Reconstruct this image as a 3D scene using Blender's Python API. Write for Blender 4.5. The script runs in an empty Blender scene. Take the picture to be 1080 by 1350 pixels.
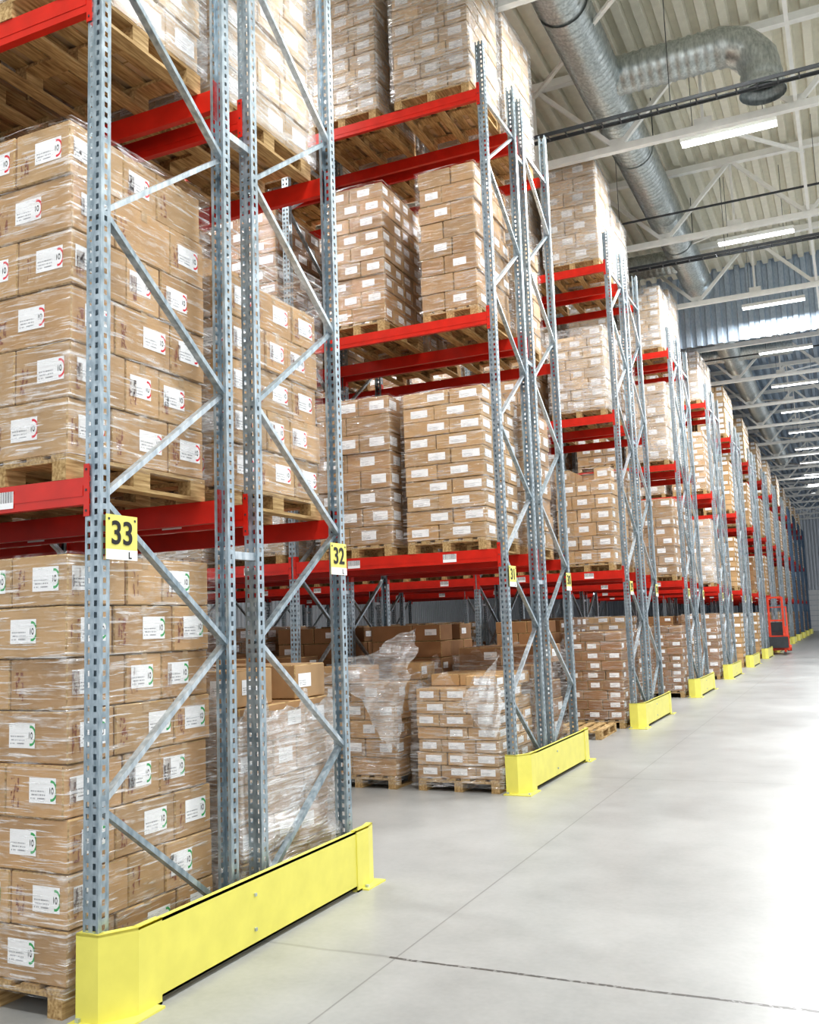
import bpy, bmesh, math, random
from mathutils import Vector, Matrix, noise
random.seed(7)
SC = bpy.context.scene
COL = SC.collection

# ------------------------------------------------------------------ materials
def newmat(name):
    m = bpy.data.materials.new(name); m.use_nodes = True
    nt = m.node_tree
    for n in list(nt.nodes): nt.nodes.remove(n)
    out = nt.nodes.new('ShaderNodeOutputMaterial')
    return m, nt, out
def N(nt, t, **kw):
    n = nt.nodes.new(t)
    for k, v in kw.items(): setattr(n, k, v)
    return n
def L(nt, a, b): nt.links.new(a, b)
def math_(nt, op, a, b=None, c=None):
    n = nt.nodes.new('ShaderNodeMath'); n.operation = op
    for i, v in enumerate((a, b, c)):
        if v is None: continue
        if isinstance(v, (int, float)): n.inputs[i].default_value = v
        else: nt.links.new(v, n.inputs[i])
    return n.outputs[0]
def ramp(nt, src, stops):
    r = nt.nodes.new('ShaderNodeValToRGB')
    while len(r.color_ramp.elements) < len(stops): r.color_ramp.elements.new(0.5)
    for e, (p, c) in zip(r.color_ramp.elements, stops):
        e.position = p; e.color = c if len(c) == 4 else (*c, 1)
    nt.links.new(src, r.inputs[0]); return r.outputs[0]
def noise_tex(nt, scale, detail=3, vec=None, mapping=None, coord='Object'):
    tc = nt.nodes.new('ShaderNodeTexCoord')
    v = tc.outputs[coord]
    if mapping:
        mp = nt.nodes.new('ShaderNodeMapping'); mp.inputs['Scale'].default_value = mapping
        nt.links.new(v, mp.inputs[0]); v = mp.outputs[0]
    n = nt.nodes.new('ShaderNodeTexNoise'); n.inputs['Scale'].default_value = scale
    n.inputs['Detail'].default_value = detail
    nt.links.new(v, n.inputs['Vector']); return n.outputs['Fac']
def bsdf(nt, out, color=(.5,.5,.5), rough=.5, metal=0., spec=.5):
    b = nt.nodes.new('ShaderNodeBsdfPrincipled')
    b.inputs['Base Color'].default_value = (*color, 1)
    b.inputs['Roughness'].default_value = rough
    b.inputs['Metallic'].default_value = metal
    b.inputs['Specular IOR Level'].default_value = spec
    nt.links.new(b.outputs[0], out.inputs[0]); return b
def bump(nt, src, b, strength=.3, dist=.01):
    n = nt.nodes.new('ShaderNodeBump'); n.inputs['Strength'].default_value = strength
    n.inputs['Distance'].default_value = dist
    nt.links.new(src, n.inputs['Height']); nt.links.new(n.outputs[0], b.inputs['Normal'])
def paint(name, c, rough=.4, metal=0., var=.15, scale=6, spec=.5):
    m, nt, out = newmat(name)
    b = bsdf(nt, out, c, rough, metal, spec)
    f = noise_tex(nt, scale, 5)
    lo = tuple(x*(1-var) for x in c); hi = tuple(min(1, x*(1+var)) for x in c)
    L(nt, ramp(nt, f, [(.3, lo), (.7, hi)]), b.inputs['Base Color'])
    return m

def mat_carton():
    m, nt, out = newmat('carton_cardboard')
    b = bsdf(nt, out, (.5,.33,.2), .7, 0, .3)
    at = N(nt, 'ShaderNodeAttribute', attribute_name='tint')
    f = noise_tex(nt, 5, 4)
    r = ramp(nt, f, [(.3, (.86,.86,.86)), (.7, (1.06,1.06,1.06))])
    mx = N(nt, 'ShaderNodeMix', data_type='RGBA', blend_type='MULTIPLY')
    mx.inputs[0].default_value = 1
    L(nt, at.outputs['Color'], mx.inputs[6]); L(nt, r, mx.inputs[7])
    L(nt, mx.outputs[2], b.inputs['Base Color'])
    bump(nt, noise_tex(nt, 60, 2, mapping=(1,1,.2)), b, .15, .002)
    return m
def mat_wood():
    m, nt, out = newmat('pallet_wood')
    b = bsdf(nt, out, (.5,.36,.2), .75, 0, .2)
    f = noise_tex(nt, 9, 5, mapping=(6,.6,6))
    L(nt, ramp(nt, f, [(.3, (.27,.16,.07)), (.55, (.49,.34,.165)), (.75, (.66,.48,.27))]), b.inputs['Base Color'])
    return m
def mat_galv(name, a, c, metal=.6):
    m, nt, out = newmat(name)
    b = bsdf(nt, out, a, .4, metal, .6)
    f = noise_tex(nt, 28, 3, mapping=(1,1,.35))
    L(nt, ramp(nt, f, [(.3, a), (.7, c)]), b.inputs['Base Color'])
    g = noise_tex(nt, 4, 2)
    L(nt, ramp(nt, g, [(.3, (.28,)*3), (.7, (.45,)*3)]), b.inputs['Roughness'])
    return m
def mat_wrap(name, opac_lo, opac_hi, gloss, lo=.5, hi=.68, dist=.02, st=(.60,.66)):
    m, nt, out = newmat(name)
    tc = N(nt, 'ShaderNodeTexCoord')
    def nz(scale, rot, sc, det, dis):
        mp = N(nt, 'ShaderNodeMapping'); mp.inputs['Scale'].default_value = scale
        mp.inputs['Rotation'].default_value = rot
        L(nt, tc.outputs['Object'], mp.inputs[0])
        n = N(nt, 'ShaderNodeTexNoise'); n.inputs['Scale'].default_value = sc
        n.inputs['Detail'].default_value = det; n.inputs['Distortion'].default_value = dis
        L(nt, mp.outputs[0], n.inputs['Vector']); return n.outputs['Fac']
    n1 = nz((.9,.9,14), (.10,.08,0), 2.6, 6, .9)
    n2 = nz((2,2,3), (.6,.5,.3), 3, 5, 2.5)
    n3 = nz((1.5,1.5,30), (-.22,-.16,0), 2.0, 3, .5)
    n4 = nz((1.3,1.3,24), (.34,.26,0), 2.2, 3, .8)
    s = math_(nt, 'ADD', math_(nt, 'MULTIPLY', n1, .6), math_(nt, 'MULTIPLY', n2, .4))
    fac = ramp(nt, s, [(lo, (opac_lo,)*3), (hi, (opac_hi*.8,)*3)])
    glint = ramp(nt, math_(nt, 'MAXIMUM', n3, n4), [(st[0], (0,)*3), (st[1], (1,)*3)])  # white streaks painted into the film as gloss highlights
    fac = math_(nt, 'MAXIMUM', fac, math_(nt, 'MULTIPLY', glint, opac_hi))
    hgt = math_(nt, 'ADD', s, math_(nt, 'MULTIPLY', math_(nt, 'ADD', n3, n4), .3))
    bp = N(nt, 'ShaderNodeBump'); bp.inputs['Strength'].default_value = 1; bp.inputs['Distance'].default_value = dist
    L(nt, hgt, bp.inputs['Height'])
    tr = N(nt, 'ShaderNodeBsdfTransparent'); tr.inputs[0].default_value = (.98,.98,.98,1)
    gl = N(nt, 'ShaderNodeBsdfGlossy'); gl.inputs['Roughness'].default_value = .12
    gl.inputs['Color'].default_value = (1,1,1,1)
    L(nt, bp.outputs[0], gl.inputs['Normal'])
    df = N(nt, 'ShaderNodeBsdfDiffuse'); df.inputs[0].default_value = (.93,.94,.95,1)
    L(nt, bp.outputs[0], df.inputs['Normal'])
    m1 = N(nt, 'ShaderNodeMixShader'); L(nt, fac, m1.inputs[0]); L(nt, tr.outputs[0], m1.inputs[1]); L(nt, df.outputs[0], m1.inputs[2])
    m2 = N(nt, 'ShaderNodeMixShader')
    gf = math_(nt, 'ADD', math_(nt, 'MULTIPLY', fac, .5), gloss)
    L(nt, gf, m2.inputs[0]); L(nt, m1.outputs[0], m2.inputs[1]); L(nt, gl.outputs[0], m2.inputs[2])
    L(nt, m2.outputs[0], out.inputs[0])
    return m
def mat_label(name, ring=None):
    m, nt, out = newmat(name)
    b = bsdf(nt, out, (.9,.9,.9), .5, 0, .3)
    tc = N(nt, 'ShaderNodeTexCoord'); sp = N(nt, 'ShaderNodeSeparateXYZ'); L(nt, tc.outputs['UV'], sp.inputs[0])
    u, v = sp.outputs[0], sp.outputs[1]
    rows = math_(nt, 'GREATER_THAN', math_(nt, 'SINE', math_(nt, 'MULTIPLY', v, 44)), .35)
    rid = math_(nt, 'FLOOR', math_(nt, 'MULTIPLY', v, 7))
    cb = N(nt, 'ShaderNodeCombineXYZ'); L(nt, math_(nt, 'MULTIPLY', u, 22), cb.inputs[0]); L(nt, math_(nt, 'MULTIPLY', rid, 3.7), cb.inputs[1])
    nz = N(nt, 'ShaderNodeTexNoise'); nz.inputs['Scale'].default_value = 1; L(nt, cb.outputs[0], nz.inputs['Vector'])
    tx = math_(nt, 'GREATER_THAN', nz.outputs['Fac'], .45)
    reg = math_(nt, 'MULTIPLY', math_(nt, 'MULTIPLY', math_(nt, 'GREATER_THAN', u, .06), math_(nt, 'LESS_THAN', u, .6)),
                math_(nt, 'MULTIPLY', math_(nt, 'GREATER_THAN', v, .08), math_(nt, 'LESS_THAN', v, .5)))
    ink = math_(nt, 'MULTIPLY', math_(nt, 'MULTIPLY', rows, tx), reg)
    mx = N(nt, 'ShaderNodeMix', data_type='RGBA'); L(nt, math_(nt, 'MULTIPLY', ink, .7), mx.inputs[0])
    mx.inputs[6].default_value = (.92,.92,.92,1); mx.inputs[7].default_value = (.12,.12,.14,1)
    col = mx.outputs[2]
    if ring:
        du = math_(nt, 'MULTIPLY', math_(nt, 'SUBTRACT', u, .84), 1.6); dv = math_(nt, 'SUBTRACT', v, .5)
        r = math_(nt, 'SQRT', math_(nt, 'ADD', math_(nt, 'MULTIPLY', du, du), math_(nt, 'MULTIPLY', math_(nt, 'MULTIPLY', dv, dv), .6)))
        rg = math_(nt, 'MULTIPLY', math_(nt, 'MULTIPLY', math_(nt, 'GREATER_THAN', r, .24), math_(nt, 'LESS_THAN', r, .32)), math_(nt, 'GREATER_THAN', u, .80))
        def oval(cu, one=False):
            a = math_(nt, 'MULTIPLY', math_(nt, 'SUBTRACT', u, cu), 2.4*(3 if one else 1)); bb = math_(nt, 'SUBTRACT', v, .5)
            q = math_(nt, 'SQRT', math_(nt, 'ADD', math_(nt, 'MULTIPLY', a, a), math_(nt, 'MULTIPLY', math_(nt, 'MULTIPLY', bb, bb), .6)))
            return math_(nt, 'MULTIPLY', math_(nt, 'GREATER_THAN', q, -1 if one else .06), math_(nt, 'LESS_THAN', q, .11))
        ctr = math_(nt, 'MAXIMUM', oval(.78, True), oval(.87))
        m3 = N(nt, 'ShaderNodeMix', data_type='RGBA'); L(nt, rg, m3.inputs[0]); L(nt, col, m3.inputs[6]); m3.inputs[7].default_value = (*ring, 1)
        m4 = N(nt, 'ShaderNodeMix', data_type='RGBA'); L(nt, ctr, m4.inputs[0]); L(nt, m3.outputs[2], m4.inputs[6]); m4.inputs[7].default_value = (.06,.06,.06,1)
        col = m4.outputs[2]
    L(nt, col, b.inputs['Base Color'])
    return m
def mat_barcode():
    m, nt, out = newmat('barcode_label'); b = bsdf(nt, out, (.9,.9,.9), .5)
    tc = N(nt, 'ShaderNodeTexCoord'); sp = N(nt, 'ShaderNodeSeparateXYZ'); L(nt, tc.outputs['UV'], sp.inputs[0])
    u, v = sp.outputs[0], sp.outputs[1]
    cb = N(nt, 'ShaderNodeCombineXYZ'); L(nt, math_(nt, 'MULTIPLY', u, 40), cb.inputs[0])
    nz = N(nt, 'ShaderNodeTexNoise'); nz.inputs['Scale'].default_value = 1; L(nt, cb.outputs[0], nz.inputs['Vector'])
    k = math_(nt, 'MULTIPLY', math_(nt, 'GREATER_THAN', nz.outputs['Fac'], .5), math_(nt, 'GREATER_THAN', v, .35))
    mx = N(nt, 'ShaderNodeMix', data_type='RGBA'); L(nt, k, mx.inputs[0]); mx.inputs[6].default_value = (.9,.9,.9,1); mx.inputs[7].default_value = (.05,.05,.05,1)
    L(nt, mx.outputs[2], b.inputs['Base Color']); return m
def mat_print():
    m, nt, out = newmat('carton_print'); b = bsdf(nt, out, (.3,.12,.07), .7)
    f = noise_tex(nt, 60, 1, mapping=(1,1,.5))
    f2 = noise_tex(nt, 14, 1, mapping=(3,3,.2))
    tr = N(nt, 'ShaderNodeBsdfTransparent'); mx = N(nt, 'ShaderNodeMixShader')
    k = math_(nt, 'MULTIPLY', math_(nt, 'GREATER_THAN', f, .52), math_(nt, 'GREATER_THAN', f2, .45))
    L(nt, math_(nt, 'MULTIPLY', k, .85), mx.inputs[0]); L(nt, tr.outputs[0], mx.inputs[1]); L(nt, b.outputs[0], mx.inputs[2])
    L(nt, mx.outputs[0], out.inputs[0]); return m
def mat_floor():
    m, nt, out = newmat('concrete_floor'); b = bsdf(nt, out, (.4,.4,.39), .36, 0, .45)
    tc = N(nt, 'ShaderNodeTexCoord')
    def nn(sc, det, rg=.5):
        n = N(nt, 'ShaderNodeTexNoise'); n.inputs['Scale'].default_value = sc; n.inputs['Detail'].default_value = det; n.inputs['Roughness'].default_value = rg
        L(nt, tc.outputs['Object'], n.inputs['Vector']); return n.outputs['Fac']
    n1 = nn(.45, 6, .6); n2 = nn(26, 4); n3 = nn(2.2, 6, .6)
    s = math_(nt, 'ADD', math_(nt, 'MULTIPLY', n1, .5), math_(nt, 'ADD', math_(nt, 'MULTIPLY', n2, .15), math_(nt, 'MULTIPLY', n3, .35)))
    base = ramp(nt, s, [(.36, (.275,.276,.268)), (.5, (.335,.336,.326)), (.64, (.39,.39,.378))])
    sp = N(nt, 'ShaderNodeSeparateXYZ'); L(nt, tc.outputs['Object'], sp.inputs[0])
    x, y = sp.outputs[0], sp.outputs[1]
    wob = math_(nt, 'MULTIPLY', math_(nt, 'SUBTRACT', n3, .5), .06)
    jy = math_(nt, 'PINGPONG', math_(nt, 'ADD', math_(nt, 'ADD', y, wob), 6.45*20-5.13), 3.225)
    jx = math_(nt, 'PINGPONG', math_(nt, 'ADD', x, 2.56+60), 3.0)
    ly = math_(nt, 'LESS_THAN', jy, .014); lx = math_(nt, 'LESS_THAN', jx, .006)
    near = math_(nt, 'MULTIPLY', math_(nt, 'GREATER_THAN', x, -2.6), math_(nt, 'LESS_THAN', y, 6))
    broke = math_(nt, 'MULTIPLY', near, math_(nt, 'GREATER_THAN', n2, .44))
    ly = math_(nt, 'MULTIPLY', ly, math_(nt, 'ADD', .25, math_(nt, 'MULTIPLY', broke, .65)))
    k = math_(nt, 'MAXIMUM', ly, math_(nt, 'MULTIPLY', lx, .4))
    mx = N(nt, 'ShaderNodeMix', data_type='RGBA'); L(nt, k, mx.inputs[0]); L(nt, base, mx.inputs[6]); mx.inputs[7].default_value = (.07,.065,.06,1)
    L(nt, mx.outputs[2], b.inputs['Base Color'])
    L(nt, ramp(nt, n1, [(.3, (.30,)*3), (.7, (.38,)*3)]), b.inputs['Roughness'])
    return m
def mat_emit(name, c, s):
    m, nt, out = newmat(name); e = N(nt, 'ShaderNodeEmission'); e.inputs[0].default_value = (*c, 1); e.inputs[1].default_value = s
    L(nt, e.outputs[0], out.inputs[0]); return m

M_CART = mat_carton(); M_WOOD = mat_wood()
M_WRAP = mat_wrap('stretch_wrap', .0, .38, .055, .52, .72)
M_WRAP_GLARE = mat_wrap('stretch_wrap_glare', .04, .65, .09, .46, .64)  # whiter film: glare near the ceiling lights painted into the wrap
M_WRAPL = mat_wrap('stretch_wrap_loose', .01, .42, .08, .5, .68, .03)
M_FILM = mat_wrap('crumpled_film', .10, .60, .14, .44, .64, .02)
M_LR = mat_label('label_red', (.75,.03,.05)); M_LG = mat_label('label_green', (.05,.4,.12)); M_LP = mat_label('label_plain')
M_TAPE = paint('packing_tape', (.5,.35,.2), .25)
M_PRINT = mat_print(); M_BAR = mat_barcode()
M_GALV = mat_galv('galvanised_steel', (.22,.28,.32), (.46,.53,.57))
M_BRACE = mat_galv('brace_steel', (.36,.42,.46), (.64,.69,.72))
M_BLUE = paint('blue_upright', (.09,.16,.25), .4)
M_RED = paint('red_beam_paint', (.58,.024,.012), .32, 0, .12)
M_YEL = paint('yellow_paint', (.76,.70,.15), .4, 0, .05)
M_WHITE = paint('truss_paint', (.82,.82,.78), .5, 0, .04)
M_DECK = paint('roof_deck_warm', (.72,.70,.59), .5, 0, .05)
M_DECK2 = paint('roof_deck_dim', (.34,.42,.51), .5, 0, .06)  # darker bluish copy of the deck: dimmer light past the bulkhead painted in
M_BULK = mat_galv('bulkhead_sheet', (.38,.47,.57), (.52,.60,.69), .3)
M_DUCT = mat_galv('duct_steel', (.36,.40,.40), (.62,.66,.65), .75)
M_DARK = paint('dark_metal', (.05,.055,.06), .5)
M_BLACK = paint('black_ink', (.01,.01,.01), .5)
M_SIGN = paint('sign_yellow', (.80,.74,.18), .4, 0, .03)
M_SIGNW = paint('sign_white', (.82,.82,.8), .4, 0, .03)
M_WALL = paint('wall_panel', (.66,.69,.72), .6, 0, .03)
M_ORANGE = paint('forklift_red', (.7,.06,.02), .35)
M_TUBE = mat_emit('fluorescent_tube', (.97,.99,1), 9)
M_FLOOR = mat_floor()

# ------------------------------------------------------------------ mesh builder
class MB:
    def __init__(s): s.v=[]; s.f=[]; s.m=[]; s.t=[]; s.uv=[]; s.mats=[]; s.smooth=[]
    def mi(s, m):
        if m not in s.mats: s.mats.append(m)
        return s.mats.index(m)
    def face(s, pts, mat, tint=(.5,.5,.5), uv=None, smooth=False):
        b = len(s.v); s.v += [tuple(p) for p in pts]; s.f.append(tuple(range(b, b+len(pts))))
        s.m.append(s.mi(mat)); s.t.append(tint); s.uv.append(uv or [(0,0)]*len(pts)); s.smooth.append(smooth)
    def faceidx(s, idx, mat, tint=(.5,.5,.5), smooth=False):
        s.f.append(tuple(idx)); s.m.append(s.mi(mat)); s.t.append(tint); s.uv.append([(0,0)]*len(idx)); s.smooth.append(smooth)
    def hexa(s, P, mat, tint=(.5,.5,.5)):
        b = len(s.v); s.v += [tuple(p) for p in P]
        for q in ((0,3,2,1),(4,5,6,7),(0,1,5,4),(1,2,6,5),(2,3,7,6),(3,0,4,7)):
            s.faceidx([b+i for i in q], mat, tint)
    def box(s, x0,x1,y0,y1,z0,z1, mat, tint=(.5,.5,.5), rot=0):
        P = [(x0,y0,z0),(x1,y0,z0),(x1,y1,z0),(x0,y1,z0),(x0,y0,z1),(x1,y0,z1),(x1,y1,z1),(x0,y1,z1)]
        if rot:
            cx,cy=(x0+x1)/2,(y0+y1)/2; c,sn=math.cos(rot),math.sin(rot)
            P=[(cx+(x-cx)*c-(y-cy)*sn, cy+(x-cx)*sn+(y-cy)*c, z) for x,y,z in P]
        s.hexa(P, mat, tint)
    def beam(s, a, b, w, h, mat, up=(0,0,1)):
        a=Vector(a); b=Vector(b); d=(b-a).normalized(); up=Vector(up)
        sd=d.cross(up)
        if sd.length<1e-4: sd=d.cross(Vector((0,1,0)))
        sd.normalize(); u=sd.cross(d).normalized()
        P=[]
        for p in (a,b):
            for i,j in ((-1,-1),(1,-1),(1,1),(-1,1)): P.append(p+sd*(w/2*i)+u*(h/2*j))
        bs=len(s.v); s.v+= [tuple(p) for p in P]
        for q in ((0,1,2,3),(7,6,5,4),(0,4,5,1),(1,5,6,2),(2,6,7,3),(3,7,4,0)): s.faceidx([bs+i for i in q], mat)
    def tube(s, pts, radf, mat, seg=20):
        pts=[Vector(p) for p in pts]; n=len(pts); ref=None; b=len(s.v)
        for i,p in enumerate(pts):
            d=(pts[min(i+1,n-1)]-pts[max(i-1,0)]).normalized()
            if ref is None:
                ref=d.orthogonal().normalized()
            ref=(ref-d*ref.dot(d)).normalized(); o=d.cross(ref); r=radf(i)
            for k in range(seg):
                a=2*math.pi*k/seg; s.v.append(tuple(p+ref*(r*math.cos(a))+o*(r*math.sin(a))))
        for i in range(n-1):
            for k in range(seg):
                k2=(k+1)%seg; s.faceidx([b+i*seg+k,b+i*seg+k2,b+(i+1)*seg+k2,b+(i+1)*seg+k],mat,smooth=True)
    def mesh(s, name, bevel=None, bev=.007):
        me=bpy.data.meshes.new(name); me.from_pydata(s.v,[],s.f)
        for m in s.mats: me.materials.append(m)
        me.polygons.foreach_set('material_index', s.m); me.polygons.foreach_set('use_smooth', s.smooth)
        uvl=me.uv_layers.new(name='UVMap'); ca=me.color_attributes.new('tint','FLOAT_COLOR','CORNER')
        us=[];cs=[]
        for i,f in enumerate(s.f):
            for k in range(len(f)): us+=list(s.uv[i][k]); cs+=list(s.t[i])+[1.]
        uvl.data.foreach_set('uv',us); ca.data.foreach_set('color',cs)
        if bevel is not None and bevel in s.mats:
            mi=s.mats.index(bevel); bm=bmesh.new(); bm.from_mesh(me)
            es=[e for e in bm.edges if len(e.link_faces)==2 and all(f.material_index==mi for f in e.link_faces)]
            bmesh.ops.bevel(bm, geom=es, offset=bev, segments=1, affect='EDGES'); bm.to_mesh(me); bm.free()
        me.update(); return me
def obj(name, me, loc=(0,0,0), rz=0, parent=None):
    o=bpy.data.objects.new(name, me); o.location=loc; o.rotation_euler=(0,0,rz); COL.objects.link(o)
    if parent: o.parent=parent
    return o
def empty(name, loc=(0,0,0)):
    o=bpy.data.objects.new(name,None); o.location=loc; o.empty_display_size=.3; COL.objects.link(o); return o

# ------------------------------------------------------------------ pallet + load
def add_pallet(b, w=1.0, d=1.2, z=0):
    for i in range(3):
        x=-w/2+.05+i*(w-.1)/2; b.box(x-.05,x+.05,-d/2,d/2,z,z+.022,M_WOOD)
        for j in range(3):
            y=-d/2+.0725+j*(d-.145)/2; b.box(x-.05,x+.05,y-.072,y+.072,z+.022,z+.1,M_WOOD)
    for j in range(3):
        y=-d/2+.0725+j*(d-.145)/2; b.box(-w/2,w/2,y-.0725,y+.0725,z+.1,z+.122,M_WOOD)
    n=6 if w>.9 else 5
    for i in range(n):
        x=-w/2+.055+i*(w-.11)/(n-1); b.box(x-.055,x+.055,-d/2,d/2,z+.122,z+.144,M_WOOD)

def wrap_shell(b, w, d, z0, z1, mat, amp, ragged, seed, scale=3.):
    hw,hd=w/2,d/2; nseg=16 if amp<.02 else 26
    per=[]
    for (ax,ay),(bx,by) in (((-hw,-hd),(hw,-hd)),((hw,-hd),(hw,hd)),((hw,hd),(-hw,hd)),((-hw,hd),(-hw,-hd))):
        for k in range(nseg):
            t=k/nseg; per.append((ax+(bx-ax)*t, ay+(by-ay)*t))
    nz=max(8,int((z1-z0)/(.07 if amp<.02 else .045))); base=len(b.v); np_=len(per)
    for j in range(nz+1):
        t=j/nz
        for (x,y) in per:
            z=z0+(z1-z0)*t
            if j==nz and ragged: z+=ragged*noise.noise(Vector((x*5,y*5,seed)))*2.
            n=noise.noise(Vector((x*scale+seed,y*scale,z*scale*1.6)))+.5*noise.noise(Vector((x*scale*3+seed,y*scale*3,z*scale*4)))
            l=math.hypot(x,y)
            if amp<.02: k=1
            elif amp>.09: k=.35+1.1*max(0,.75-t)
            else: k=.4+abs(t-.5)*1.2
            f=1+ (amp*(n+.6))/l*k
            b.v.append((x*f,y*f,z))
    for j in range(nz):
        for k in range(np_):
            k2=(k+1)%np_
            b.faceidx([base+j*np_+k,base+j*np_+k2,base+(j+1)*np_+k2,base+(j+1)*np_+k],mat,smooth=True)
    if not ragged:
        bb=len(b.v)
        for (x,y) in per:
            q=1-.12-.06*noise.noise(Vector((x*6,y*6,seed))); b.v.append((x*q,y*q,z1+.012))
        for k in range(np_):
            k2=(k+1)%np_
            b.faceidx([base+nz*np_+k,base+nz*np_+k2,bb+k2,bb+k],mat,smooth=True)

TINTS={'kraft':(.55,.355,.185),'glare_pale':(.64,.475,.30),'brown':(.36,.20,.10),'pink':(.47,.295,.155)}  # lightest carton tint has the glare on the top loads painted in
def make_load(name, layers, lh, nx, ny, tint='kraft', label='P', wrap='n', seed=0, w=1.02, d=1.18, topmiss=0, lw=.2, lhh=.115, prints=False, lprob=.9, jit=.006):
    rnd=random.Random(seed); b=MB(); add_pallet(b,w=min(1.,w-.02))
    LM={'R':M_LR,'G':M_LG,'P':M_LP}[label]
    z=.146
    for l in range(layers):
        a,c=(nx,ny); shift=(l%2)
        ldx,ldy=rnd.uniform(-.012,.012),rnd.uniform(-.012,.012)
        # interlocked stacking: column widths alternate between layers
        def cuts(n,tot):
            if n==1: return [0,tot]
            wv=[1+( .18 if (i+shift)%2 else -.18) for i in range(n)]
            s_=sum(wv); o=[0]; 
            for q in wv: o.append(o[-1]+q/s_*tot)
            return o
        cx=cuts(a,w); cy=cuts(c,d)
        for i in range(a):
            for j in range(c):
                if l>=layers-1 and topmiss and rnd.random()<topmiss: continue
                if l==layers-2 and topmiss and rnd.random()<topmiss*.25: continue
                bw=cx[i+1]-cx[i]; bd=cy[j+1]-cy[j]
                x0=-w/2+cx[i]+.003+rnd.uniform(-jit,jit)+ldx; x1=x0+bw-.008
                y0=-d/2+cy[j]+.003+rnd.uniform(-jit,jit)+ldy; y1=y0+bd-.008
                k=rnd.uniform(.82,1.1); g=rnd.uniform(-.012,.012)
                t=TINTS[tint]; t=(t[0]*k,t[1]*k+g,t[2]*k+g)
                b.box(x0,x1,y0,y1,z,z+lh-.005,M_CART,t)
                L0=min(lw,bw*.6); zc=z+lh*.52; e=.0025; off=rnd.uniform(-.02,.02)
                if j==0:
                    if rnd.random()<lprob:
                        xr=(x1-.05-L0) if shift else x0+(bw-L0)*.45
                        xr+=off; b.face([(xr,y0-e,zc-lhh/2),(xr+L0,y0-e,zc-lhh/2),(xr+L0,y0-e,zc+lhh/2),(xr,y0-e,zc+lhh/2)],LM,uv=[(0,0),(1,0),(1,1),(0,1)])
                    if prints:
                        b.face([(x0+.04,y0-e,z+.05),(x0+.1,y0-e,z+.05),(x0+.1,y0-e,z+.2),(x0+.04,y0-e,z+.2)],M_PRINT)
                if i==a-1:
                    if rnd.random()<lprob:
                        L1=min(lw,bd*.6); yr=(y0+.04 if shift else y1-.05-L1)+off
                        b.face([(x1+e,yr,zc-lhh/2),(x1+e,yr+L1,zc-lhh/2),(x1+e,yr+L1,zc+lhh/2),(x1+e,yr,zc+lhh/2)],LM,uv=[(0,0),(1,0),(1,1),(0,1)])
                    if prints:
                        b.face([(x1+e,y0+.03,z+.05),(x1+e,y0+.09,z+.05),(x1+e,y0+.09,z+.2),(x1+e,y0+.03,z+.2)],M_PRINT)
                if j==c-1 and rnd.random()<lprob*.6:
                    b.face([(x1-.05,y1+e,zc-lhh/2),(x1-.05-L0,y1+e,zc-lhh/2),(x1-.05-L0,y1+e,zc+lhh/2),(x1-.05,y1+e,zc+lhh/2)],LM,uv=[(0,0),(1,0),(1,1),(0,1)])
                ym=(y0+y1)/2; zt=z+lh-.0035
                b.face([(x0,ym-.025,zt),(x1,ym-.025,zt),(x1,ym+.025,zt),(x0,ym+.025,zt)],M_TAPE)
                if i==a-1 and prints:   # tape tail folded over the carton end
                    b.face([(x1+.002,ym-.025,zt-.06),(x1+.002,ym+.025,zt-.06),(x1+.002,ym+.025,zt),(x1+.002,ym-.025,zt)],M_TAPE)
        z+=lh
    if wrap=='n': wrap_shell(b,w+.055,d+.055,.1,z+.004,M_WRAP,.010,0,seed)
    if wrap=='h': wrap_shell(b,w+.055,d+.055,.1,z+.004,M_WRAP_GLARE,.010,0,seed)
    if wrap=='l': wrap_shell(b,w+.07,d+.07,.06,z-.06,M_WRAPL,.055,.12,seed,4.)
    if wrap=='b':
        wrap_shell(b,w+.07,d+.07,.04,z-.25,M_FILM,.11,.14,seed,3.2)
    return b.mesh(name, M_CART)

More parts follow.
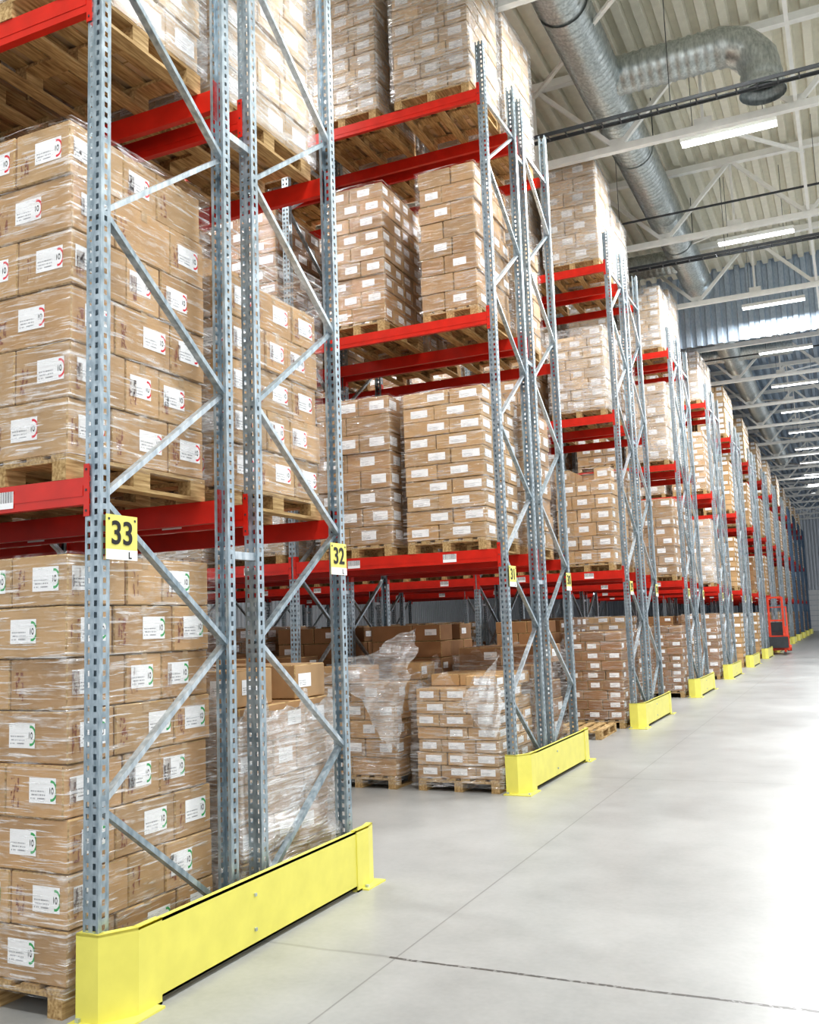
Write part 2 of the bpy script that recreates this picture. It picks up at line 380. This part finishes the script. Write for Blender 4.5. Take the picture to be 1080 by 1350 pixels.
V={
 'big':   make_load('big',6,.318,2,3,'kraft','R','n',1,lw=.2,lhh=.13,prints=True),
 'big5':  make_load('big5',6,.30,2,3,'kraft','R','n',31,lw=.2,lhh=.13,prints=True,topmiss=.5),
 'grd':   make_load('grd',8,.275,2,3,'kraft','G','n',2,lw=.19,lhh=.13,prints=True),
 'mid':   make_load('mid',10,.18,2,3,'kraft','P','n',3,lw=.22,lhh=.09),
 'midb':  make_load('midb',9,.2,2,3,'brown','P','n',4,lw=.22,lhh=.1),
 'midp':  make_load('midp',8,.23,2,3,'pink','P','n',5,lw=.2,lhh=.11),
 'midq':  make_load('midq',7,.245,3,3,'kraft','P','n',25,lw=.18,lhh=.1,topmiss=.35),
 'nar':   make_load('nar',9,.2,2,4,'pink','P','n',15,w=.80,lw=.17,lhh=.09),
 'narb':  make_load('narb',8,.225,2,3,'pink','P','n',16,w=.74,lw=.17,lhh=.09,lprob=.5),
 'top':   make_load('top',9,.2,3,3,'glare_pale','P','h',6,lw=.18,lhh=.1,lprob=.7),
 'top2':  make_load('top2',7,.27,2,3,'glare_pale','P','h',7,lw=.2,lhh=.12,lprob=.6),
 'top3':  make_load('top3',8,.19,3,3,'glare_pale','P','h',27,lw=.18,lhh=.1,lprob=.7,topmiss=.3),
 'short': make_load('short',8,.145,3,3,'kraft','P','l',8,lw=.2,lhh=.075,topmiss=.4),
 'shortb':make_load('shortb',6,.24,2,3,'brown','P','l',9,lw=.18,lhh=.1,topmiss=.3,lprob=.4),
 'bulge': make_load('bulge',6,.25,2,3,'pink','P','b',19,lw=.18,lhh=.1,topmiss=.3,lprob=.5),
 'shortc':make_load('shortc',6,.215,2,3,'kraft','P','l',10,lw=.16,lhh=.1,topmiss=.3,lprob=.7),
 'lowr':  make_load('lowr',9,.17,3,3,'brown','P','n',11,lw=.17,lhh=.08,lprob=.7),
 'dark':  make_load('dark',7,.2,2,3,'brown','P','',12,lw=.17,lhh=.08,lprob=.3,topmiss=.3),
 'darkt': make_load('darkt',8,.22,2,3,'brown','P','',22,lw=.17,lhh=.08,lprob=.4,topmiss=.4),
 'fmid':  make_load('fmid',10,.18,2,3,'kraft','P','',13,lw=.22,lhh=.1),
 'ftop':  make_load('ftop',9,.2,3,3,'glare_pale','P','',14,lw=.2,lhh=.12),
}
bp_=MB(); add_pallet(bp_); ME_PAL=bp_.mesh('empty_pallet')

# ------------------------------------------------------------------ rack parts
HT=8.95; FD=1.2; ROW=1.45; TOT=FD+ROW
def upright(b, y, s, mat):
    xs=[-.1,-.084,-.064,-.036,-.016,0]; ys=[0,.026,.048,.075]
    pz=.06; n=int(HT/pz)
    for k in range(n):
        z0=k*pz; za=z0+.016
        for i in range(5):
            x0,x1=xs[i],xs[i+1]
            if i in (1,3):
                b.face([(x0,y,z0-.014),(x1,y,z0-.014),(x1,y,za),(x0,y,za)],mat)
            elif k%8==0:
                ze=min(n,k+8)*pz
                b.face([(x0,y,z0),(x1,y,z0),(x1,y,ze),(x0,y,ze)],mat)
        for xx in (0,-.1):
            for i in range(3):
                y0,y1=y+s*ys[i],y+s*ys[i+1]
                if i==1: b.face([(xx,y0,z0-.014),(xx,y1,z0-.014),(xx,y1,za),(xx,y0,za)],mat)
                elif k%8==0:
                    ze=min(n,k+8)*pz
                    b.face([(xx,y0,z0),(xx,y1,z0),(xx,y1,ze),(xx,y0,ze)],mat)
    for xx,xi in ((0,-.022),(-.1,-.078)):
        b.face([(xx,y+s*.075,0),(xi,y+s*.075,0),(xi,y+s*.075,HT),(xx,y+s*.075,HT)],mat)
    b.box(-.13,.03,min(y-s*.02,y+s*.1),max(y-s*.02,y+s*.1),0,.01,mat)
    for xx in (-.115,.015): b.box(xx-.01,xx+.01,y+s*.04-.01,y+s*.04+.01,.01,.03,mat)
def make_frame(name, mat, brace):
    b=MB(); upright(b,0,1,mat); upright(b,FD,-1,mat)
    b.beam((-.05,.03,.12),(-.05,FD-.03,.12),.035,.045,brace,(0,0,1))
    z=.22; side=1
    while z+.8<HT:
        ya,yb=(FD-.05,.05) if side else (.05,FD-.05)
        b.beam((-.035 if side else -.065,ya,z),(-.035 if side else -.065,yb,z+.8),.03,.045,mat if side else brace,(1,0,0))
        z+=.8; side=1-side
    b.beam((-.05,.03,z+.03),(-.05,FD-.03,z+.03),.035,.045,brace)
    return b.mesh(name)
ME_FR=make_frame('rack_frame',M_GALV,M_BRACE); ME_FRB=make_frame('rack_frame_blue',M_BLUE,M_BLUE)
BAY=2.8
def make_beams(name, labels):
    b=MB()
    for y0,y1,f in ((-.006,.044,-1),(FD-.044,FD+.006,1)):
        b.box(-BAY,-.1,y0,y1,-.145,0,M_RED)
        yo=y0 if f<0 else y1
        b.box(-BAY+.01,-.11,yo-.003 if f<0 else yo,yo if f<0 else yo+.003,-.1,-.045,M_RED)
        for xe,sx in ((-.1,1),(-BAY,-1)):
            b.box(min(xe,xe-sx*.006),max(xe,xe-sx*.006),min(yo,yo-f*.07),max(yo,yo-f*.07),-.21,.07,M_RED)
            b.box(min(xe-sx*.002,xe+sx*.035),max(xe-sx*.002,xe+sx*.035),min(yo,yo+f*.005),max(yo,yo+f*.005),-.21,.07,M_RED)
            for zz in (-.18,-.07,.04): b.box(xe+sx*.012,xe+sx*.012+.01,min(yo,yo+f*.009),max(yo,yo+f*.009),zz-.006,zz+.006,M_DARK)
    if labels:
        for yy,s in ((-.0105,1),(FD+.0105,-1)):
            for xx in (-.78,-2.05):
                P=[(xx,yy,-.125),(xx+.17,yy,-.125),(xx+.17,yy,-.03),(xx,yy,-.03)]
                if s<0: P=[P[1],P[0],P[3],P[2]]
                b.face(P,M_BAR,uv=[(0,0),(1,0),(1,1),(0,1)])
    return b.mesh(name)
ME_B1=make_beams('beam_pair_labelled',True); ME_B=make_beams('beam_pair',False)

LEV=[2.74,5.54,8.34]; X0=-3.54; Y0=3.79; PITCH=6.45; NG=14
def load_at(key,x,y,z,rz=0,jig=.02):
    r=random.uniform(-.02,.02)
    return obj('boxed_goods_pallet',V[key],(x+random.uniform(-jig,jig),y+random.uniform(-jig,jig)*.5,z),r+rz)
SPEC={
 (0,0,0,0):'grd',(0,0,0,1):'grd',(0,1,0,0):'bulge',(0,1,0,1):'midb',
 (0,0,1,0):'big',(0,0,1,1):'big',(0,1,1,0):'big5',(0,1,1,1):'mid',
 (0,0,2,0):'top2',(0,1,2,0):'top2',
 (1,0,0,0):'short',(1,0,0,1):'shortc',(1,1,0,0):'shortb',(1,1,0,1):'darkt',(1,0,0,2):'dark',(1,0,0,3):'shortb',(1,1,0,2):'darkt',
 (2,0,0,1):'darkt',(2,0,0,2):'dark',(2,0,0,3):'dark',
 (1,0,1,0):'mid',(1,0,1,1):'midp',(1,0,2,0):'narb',(1,0,2,1):'nar',(1,0,3,0):'top',(1,0,3,1):'top',
 (1,0,2,2):'midb',(0,1,2,1):'midb',
 (2,0,0,0):'lowr',(2,0,1,0):'midq',(2,0,2,0):'top3',
}
XOFF={(1,0,2,0):(.12,.08),(1,0,2,1):(.14,0.),(1,0,1,1):(.03,0)}
nbays=[2,5,5,4]+[2]*20
for g in range(NG):
    yg=Y0+g*PITCH
    fr=ME_FR if g<10 else ME_FRB
    for row in range(2):
        root=empty('pallet_rack',(X0,yg+row*ROW,0))
        for k in range(nbays[g]+1):
            if row==0: obj('end_frame',fr,(-k*BAY,0,0),0,root)
            else: obj('end_frame',fr,(-k*BAY-.1,FD,0),math.pi,root)
        for k in range(nbays[g]):
            for li,lz in enumerate(LEV):
                obj('beam_pair',ME_B1 if li==0 else ME_B,(-k*BAY,0,lz),0,root)
        if row==0:
            sb=MB()
            for k in range(nbays[g]+1):
                for zz in (2.36,5.2,8.0): sb.box(-k*BAY-.08,-k*BAY-.02,FD-.01,ROW+.01,zz,zz+.05,M_BRACE)
            obj('row_spacers',sb.mesh('row_spacers'),(0,0,0),0,root)
        for k in range(nbays[g]):
            for slot in range(2):
                sidx=k*2+slot
                x=X0-k*BAY-(.71 if slot==0 else 1.98)
                y=yg+row*ROW+.595
                for lvl in range(4):
                    key=SPEC.get((g,row,lvl,sidx))
                    rr=random.random()
                    if key is None:
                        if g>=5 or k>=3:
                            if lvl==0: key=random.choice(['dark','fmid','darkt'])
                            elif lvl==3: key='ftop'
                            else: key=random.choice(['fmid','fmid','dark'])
                        elif lvl==0: key=random.choice(['lowr','shortc','midb','darkt','mid','short'])
                        elif lvl==3: key=random.choice(['top','top2','top3'])
                        else: key=random.choice(['mid','midq','midp','midb','top2','top3'])
                        if rr<.06 and g>1: continue
                    dx,dy=XOFF.get((g,row,lvl,sidx),(0,0))
                    load_at(key,x+dx,y+dy,0 if lvl==0 else LEV[lvl-1]+.001,jig=0 if (dx or dy) else .02)

obj('empty_pallet',ME_PAL,(-4.3,15.7,0),.03)
obj('empty_pallet',ME_PAL,(-5.5,15.75,0),-.05)

# ------------------------------------------------------------------ yellow guards
def make_guard():
    b=MB(); h0,h1=.03,.42; t=.012
    def panel(p,q):
        (ax,ay),(bx,by)=p,q; d=Vector((bx-ax,by-ay,0)).normalized(); n=Vector((-d.y,d.x,0))*t
        P=[Vector((ax,ay,h0)),Vector((bx,by,h0)),Vector((bx,by,h0))+n,Vector((ax,ay,h0))+n]
        b.hexa([*P,*[p_+Vector((0,0,h1-h0)) for p_ in P]],M_YEL)
        for zz in (h0,h1-.012):
            Q=[Vector((ax,ay,zz)),Vector((bx,by,zz)),Vector((bx,by,zz))+n*4,Vector((ax,ay,zz))+n*4]
            b.hexa([*Q,*[p_+Vector((0,0,.012)) for p_ in Q]],M_YEL)
    panel((0,.24),(0,2.58))
    h1=.43; h0=.0
    pts=[(-.24,-.005),(-.10,0.0),(.008,.17),(.008,.35)]
    panel(pts[0],pts[1]); panel(pts[1],pts[2]); panel(pts[2],pts[3])
    pts=[(.008,2.5),(.008,2.68),(-.02,2.80)]
    panel(pts[0],pts[1]); panel(pts[1],pts[2])
    for (x0,x1,y0,y1) in ((-.26,.06,-.05,.31),(-.2,.06,2.56,2.84)):
        b.box(x0,x1,y0,y1,0,.012,M_YEL)
        for xx in (x0+.04,x1-.03): b.box(xx-.012,xx+.012,y0+.03,y0+.054,.012,.03,M_BRACE)
    for zz in (.12,.32): b.box(.0,.012,1.2,1.218,zz-.009,zz+.009,M_BRACE)
    return b.mesh('guard')
ME_G=make_guard()
for g in range(NG): obj('yellow_rack_end_guard',ME_G,(X0+.12,Y0+g*PITCH-.02,0))

# ------------------------------------------------------------------ aisle number signs
SZ=-.12
def sign(num,y,big=True):
    root=empty('aisle_number_sign',(X0+.012,y,0))
    b=MB(); b.box(0,.004,0,.24,2.42+SZ,2.66+SZ,M_SIGN); b.box(.004,.0055,.0,.24,2.42+SZ,2.475+SZ,M_SIGNW)
    for yy in (.02,.22): b.box(.004,.007,yy-.006,yy+.006,2.63+SZ,2.642+SZ,M_DARK)
    obj('sign_plate',b.mesh('sign_plate'),(0,0,0),0,root)
    for txt,size,yy,zz in ((str(num),.175,.12,2.505),('L',.05,.18,2.43)):
        cu=bpy.data.curves.new('digits','FONT'); cu.body=txt; cu.size=size; cu.align_x='CENTER'; cu.extrude=.0008
        cu.offset=.003 if size>.1 else .001
        cu.materials.append(M_BLACK)
        o=bpy.data.objects.new('digits',cu); COL.objects.link(o); o.parent=root
        o.location=(.0065,yy,zz+SZ); o.rotation_euler=(math.pi/2,0,math.pi/2)
num=33
for g in range(6):
    sign(num,Y0+g*PITCH+.03); sign(num-1,Y0+g*PITCH+TOT-.25); num-=2

# ------------------------------------------------------------------ loose film drapes
def drape(name, c0,c1,c2,c3, seed, n=40, amp=.07):
    b=MB(); c0,c1,c2,c3=map(Vector,(c0,c1,c2,c3))
    for j in range(n+1):
        for i in range(n+1):
            u,v=i/n,j/n
            if j==n: v+=.14*noise.noise(Vector((u*6,seed,0)))
            if j==0: v-=.12*noise.noise(Vector((u*5,seed,8)))
            if i==n: u+=.10*noise.noise(Vector((v*7,seed,3)))
            if i==0: u-=.12*noise.noise(Vector((v*6,seed,5)))
            p=(c0*(1-u)+c1*u)*(1-v)+(c3*(1-u)+c2*u)*v
            p.z-=.35*u*(1-u)*v
            # radial folds running from the upper corner down the sheet
            ang=math.atan2(c1.z-p.z+.05,abs(c1.x-p.x)+abs(c1.y-p.y)+.05)
            fold=math.sin(ang*26+2*noise.noise(p*2))*.02
            w=Vector((noise.noise(p*3.2+Vector((seed,0,0))),noise.noise(p*3.2+Vector((0,seed,0))),noise.noise(p*4+Vector((0,0,seed)))))
            q=p+w*amp*1.2; q.y+=fold*(1 if abs(c1.x-c0.x)>.3 else 0); q.x+=fold*(0 if abs(c1.x-c0.x)>.3 else 1)
            b.v.append(tuple(q))
    for j in range(n):
        for i in range(n):
            k=j*(n+1)+i; b.faceidx([k,k+1,k+n+2,k+n+1],M_FILM,smooth=True)
    return obj(name,b.mesh(name))
drape('loose_plastic_film',(-5.95,10.12,1.30),(-4.62,10.1,1.90),(-4.95,10.08,.45),(-5.3,10.06,1.05),3.1,amp=.06)
drape('loose_plastic_film',(-4.15,10.08,1.0),(-3.66,10.12,1.55),(-3.68,10.12,.7),(-3.9,10.08,.75),5.7,amp=.05)

# ------------------------------------------------------------------ room shell
XL,XR,YB,YF,ZR=-24,12,-8,101,12.0
fm=MB(); fm.face([(XL,YB,0),(XR,YB,0),(XR,YF,0),(XL,YF,0)],M_FLOOR); obj('floor',fm.mesh('floor'))
def trapz(a0,a1,pitch,depth):
    out=[]; x=a0
    while x<a1:
        out+=[(x,0),(x+pitch*.42,0),(x+pitch*.52,depth),(x+pitch*.9,depth)]; x+=pitch
    out.append((x,0)); return out
def deck(name,y0,y1,mat):
    b=MB(); pr=trapz(XL,XR,.32,.12)
    for (xa,za),(xb,zb) in zip(pr,pr[1:]): b.face([(xa,y0,ZR+za),(xa,y1,ZR+za),(xb,y1,ZR+zb),(xb,y0,ZR+zb)],mat)
    obj(name,b.mesh(name))
YBK=28.6
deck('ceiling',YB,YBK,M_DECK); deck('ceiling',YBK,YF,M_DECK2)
def corr_wall(name,fixed,a0,a1,z0,z1,mat,axis='x',pitch=.3,depth=.08):
    b=MB(); pr=trapz(a0,a1,pitch,depth)
    for (xa,ya),(xb,yb) in zip(pr,pr[1:]):
        if axis=='x': P=[(xa,fixed+ya,z0),(xb,fixed+yb,z0),(xb,fixed+yb,z1),(xa,fixed+ya,z1)]
        else: P=[(fixed-ya,xa,z0),(fixed-yb,xb,z0),(fixed-yb,xb,z1),(fixed-ya,xa,z1)]
        b.face(P,mat)
    return obj(name,b.mesh(name))
corr_wall('wall_bulkhead',YBK,XL,XR,9.85,ZR+.1,M_BULK)
corr_wall('wall_far',YF,XL,XR,0,ZR+.1,M_WALL)
corr_wall('wall_left',XL,YB,YF,0,ZR+.1,M_WALL,'y')

def make_truss():
    b=MB(); zb,zt=10.3,11.86
    b.box(XL,XR,-.06,.06,zb-.06,zb+.06,M_WHITE); b.box(XL,XR,-.07,.07,zt-.07,zt+.07,M_WHITE)
    x=-3.2-6*3.0-3; xs=[]
    while x<XR+1: xs.append(x); x+=1.5
    for i,(a,c) in enumerate(zip(xs,xs[1:])):
        if a<XL or c>XR: continue
        k=round((a+3.2)/1.5)
        za,zc=(zb,zt) if k%2==0 else (zt,zb)
        b.beam((a,0,za),(c,0,zc),.08,.08,M_WHITE,(0,1,0))
        if k%2!=0: b.box(a-.025,a+.025,-.025,.025,zb,zt,M_WHITE)
    for a in xs:
        if XL<a<XR-.3: b.box(a-.15,a+.15,-.008,.008,zb+.05,zb+.2,M_WHITE)
    return b.mesh('truss')
ME_T=make_truss()
TY=[2.0+4.8*i for i in range(20)]
for y in TY: obj('roof_truss',ME_T,(0,y,0))
lb=MB()
for xx in (-16.7,-10.7,-6.2,-.2,4.3,9):
    lb.box(xx-.03,xx+.03,YB,YF-.3,10.36,10.42,M_WHITE)
obj('roof_tie_beams',lb.mesh('ties'))
wb=MB()
for i in range(0,19):
    wb.beam((-1.7,TY[i],10.36),(-.2 if i%2 else -4.7,TY[i+1],11.7),.06,.06,M_WHITE)
    wb.beam((4.3,TY[i],10.36),(2.8 if i%2 else 7,TY[i+1],11.7),.06,.06,M_WHITE)
obj('roof_wind_bracing',wb.mesh('bracing'))
def tray(y,z):
    b=MB()
    for yy in (-.1,.1): b.box(XL,XR,yy-.012,yy+.012,-.03,.03,M_DARK)
    x=XL+.2
    while x<XR: b.box(x-.012,x+.012,-.1,.1,-.03,-.015,M_DARK); x+=.3
    x=XL+1
    while x<XR: b.box(x-.006,x+.006,-.006,.006,0,ZR-z,M_DARK); x+=3
    obj('cable_tray',b.mesh('tray'),(0,y,z))
tray(14.75,9.95); tray(21.9,10.05)
cb=MB()
for yy in (20.2,33,46): 
    cb.tube([(XL,yy,10.5),(XR,yy,10.5)],lambda i:.025,M_DARK,8)
    for xx in range(-20,12,4): cb.box(xx-.005,xx+.005,yy-.005,yy+.005,10.5,ZR,M_DARK)
obj('sprinkler_pipes',cb.mesh('pipes'))
def path_line(a,b,st=.05):
    a,b=Vector(a),Vector(b); n=max(1,int((b-a).length/st)); return [a.lerp(b,i/n) for i in range(n+1)]
def rad(r): return lambda i: r+(.018 if i%3==0 else 0)
d=MB()
d.tube(path_line((-3.2,-2,11.0),(-3.2,26.6,11.0)),rad(.37),M_DUCT,24)
d.tube(path_line((-3.2,26.6,11.0),(-3.2,26.65,11.0))+[Vector((-3.2,26.66,11.0))],lambda i:.37 if i<2 else .01,M_DUCT,24)
YB_=15.35
el=path_line((-3.2,YB_,11.05),(-1.25,YB_,11.05))
el+= [Vector((-1.25+.6*math.sin(t),YB_,10.45+.6*math.cos(t))) for t in [math.pi/2*i/8 for i in range(1,9)]]
el+= path_line((-.65,YB_,10.40),(-.65,YB_,10.1))
nel=len(el)
d.tube(el,lambda i:(.31+(.018 if i%3==0 else 0)) if i<nel-3 else .36,M_DUCT,24)
d.tube(path_line((-3.2,24.4,11.0),(-7,24.4,11.0)),rad(.3),M_DUCT,20)
for yy in (3,8,13,18,23):
    d.tube([(-3.2,yy-.06,11),(-3.2,yy+.06,11)],lambda i:.395,M_DUCT,24)
    for s in (-.39,.39): d.box(-3.2+s-.008,-3.2+s+.008,yy-.01,yy+.01,11,ZR,M_DARK)
obj('ventilation_duct',d.mesh('duct'))
d=MB()
d.tube(path_line((-3.2,30,11.0),(-3.2,60,11.0),.1),rad(.37),M_DUCT,20)
d.tube(path_line((-8,34.3,11.0),(-1.2,34.3,11.0),.1),rad(.3),M_DUCT,20)
obj('ventilation_duct',d.mesh('duct_far'))

fx=MB()
fx.box(-.82,.82,-.13,.13,.02,.09,M_WHITE)
for s in (-1,1): fx.hexa([(-.82,s*.13-.005,0),(.82,s*.13-.005,0),(.82,s*.13+.005,0),(-.82,s*.13+.005,0),(-.82,s*.13-.005,.05),(.82,s*.13-.005,.05),(.82,s*.13+.005,.05),(-.82,s*.13+.005,.05)],M_WHITE)
fx.box(-.8,.8,-.12,.12,0,.02,M_TUBE)
for xx in (-.6,.6): fx.box(xx-.005,xx+.005,-.005,.005,.09,1.6,M_DARK)
ME_FX=fx.mesh('fixture')
def fixture(x,y,power):
    o=obj('ceiling_light_fixture',ME_FX,(x,y,10.38))
    if power:
        ld=bpy.data.lights.new('tube_light','AREA'); ld.shape='RECTANGLE'; ld.size=1.6; ld.size_y=.24; ld.energy=power; ld.color=(.98,.995,1)
        lo=bpy.data.objects.new('tube_light',ld); COL.objects.link(lo); lo.parent=o; lo.location=(0,0,-.02)
for i in range(18):
    y=17-5.2*3+i*5.2
    fixture(-1.35,y,(430 if i<8 else 300 if i<13 and i%2==0 else 0))
    if i%2==0:
        fixture(5.5,y,300 if i<10 else 0)  # unseen extra row, added for more light from the right
for g in range(0,5):
    fixture(-8.5,Y0+PITCH*g+4.5,330)  # extra row, added to light the cross-aisles

# ------------------------------------------------------------------ far door + forklift
db=MB(); db.box(-4.2,-1.0,YF-.12,YF-.04,0,4,M_SIGNW)
for k in range(8): db.box(-4.2,-1.0,YF-.135,YF-.12,k*.5+.46,k*.5+.5,M_BRACE)
for xx in (-4.3,-1.0): db.box(xx,xx+.1,YF-.16,YF-.02,0,4.1,M_BLUE)
obj('door_1',db.mesh('door'))
f=MB()
f.box(-.5,.5,-.7,.9,.18,.85,M_ORANGE); f.hexa([(-.5,.3,.85),(.5,.3,.85),(.5,.95,.85),(-.5,.95,.85),(-.45,.4,1.25),(.45,.4,1.25),(.45,.85,1.25),(-.45,.85,1.25)],M_ORANGE)
f.box(-.3,.3,-.2,.25,.85,1.0,M_DARK); f.box(-.3,.3,.2,.3,1.0,1.45,M_DARK)
for x in (-.45,.45):
    f.beam((x,-.55,.85),(x,-.4,2.15),.06,.06,M_ORANGE); f.beam((x,.75,1.2),(x,.6,2.15),.06,.06,M_ORANGE)
for k in range(6): f.box(-.48,.48,-.45+k*.2,-.4+k*.2,2.13,2.17,M_ORANGE)
for x in (-.3,.3): f.box(x-.05,x+.05,-.85,-.72,.1,2.6,M_ORANGE)
for zz in (.5,1.5,2.55): f.box(-.3,.3,-.83,-.75,zz,zz+.08,M_ORANGE)
f.box(-.45,.45,-.92,-.87,.3,.8,M_DARK)
for x in (-.28,.28): f.box(x-.06,x+.06,-1.9,-.88,.08,.12,M_DARK)
def wheel(cx,cy,r,w):
    f.tube([(cx-w/2,cy,r),(cx-w/2,cy,r),(cx+w/2,cy,r),(cx+w/2,cy,r)],lambda i:[.01,r,r,.01][i],M_BLACK,18)
    f.tube([(cx-w/2-.005,cy,r),(cx+w/2+.005,cy,r)],lambda i:r*.5,M_ORANGE,12)
for x in (-.48,.48): wheel(x,-.5,.28,.18); wheel(x,.6,.23,.16)
obj('forklift_truck',f.mesh('forklift'),(-3.35,47.55,0),math.radians(4))

# ------------------------------------------------------------------ world, camera
w=bpy.data.worlds.new('World'); SC.world=w; w.use_nodes=True
w.node_tree.nodes['Background'].inputs[0].default_value=(.93,.96,1,1); w.node_tree.nodes['Background'].inputs[1].default_value=1.2
cam=bpy.data.cameras.new('camera'); co=bpy.data.objects.new('camera',cam); COL.objects.link(co); SC.camera=co
f_=1250.
v1=Vector((587,-129,-f_))
ey=v1.normalized()
ez=Vector((1,.035,0)).cross(v1).normalized()
ex=ey.cross(ez).normalized()
R=Matrix((ex,ey,ez)).to_4x4(); co.matrix_world=Matrix.Translation((0,0,1.9))@R
cam.sensor_fit='VERTICAL'; cam.sensor_height=36; cam.lens=f_/1350*36; cam.clip_end=300
SC.view_settings.view_transform='Standard'
for lk in ('Medium High Contrast','Standard - Medium High Contrast'):
    try: SC.view_settings.look=lk; print('look',lk); break
    except Exception as e: print('nolook',e)
SC.view_settings.exposure=0
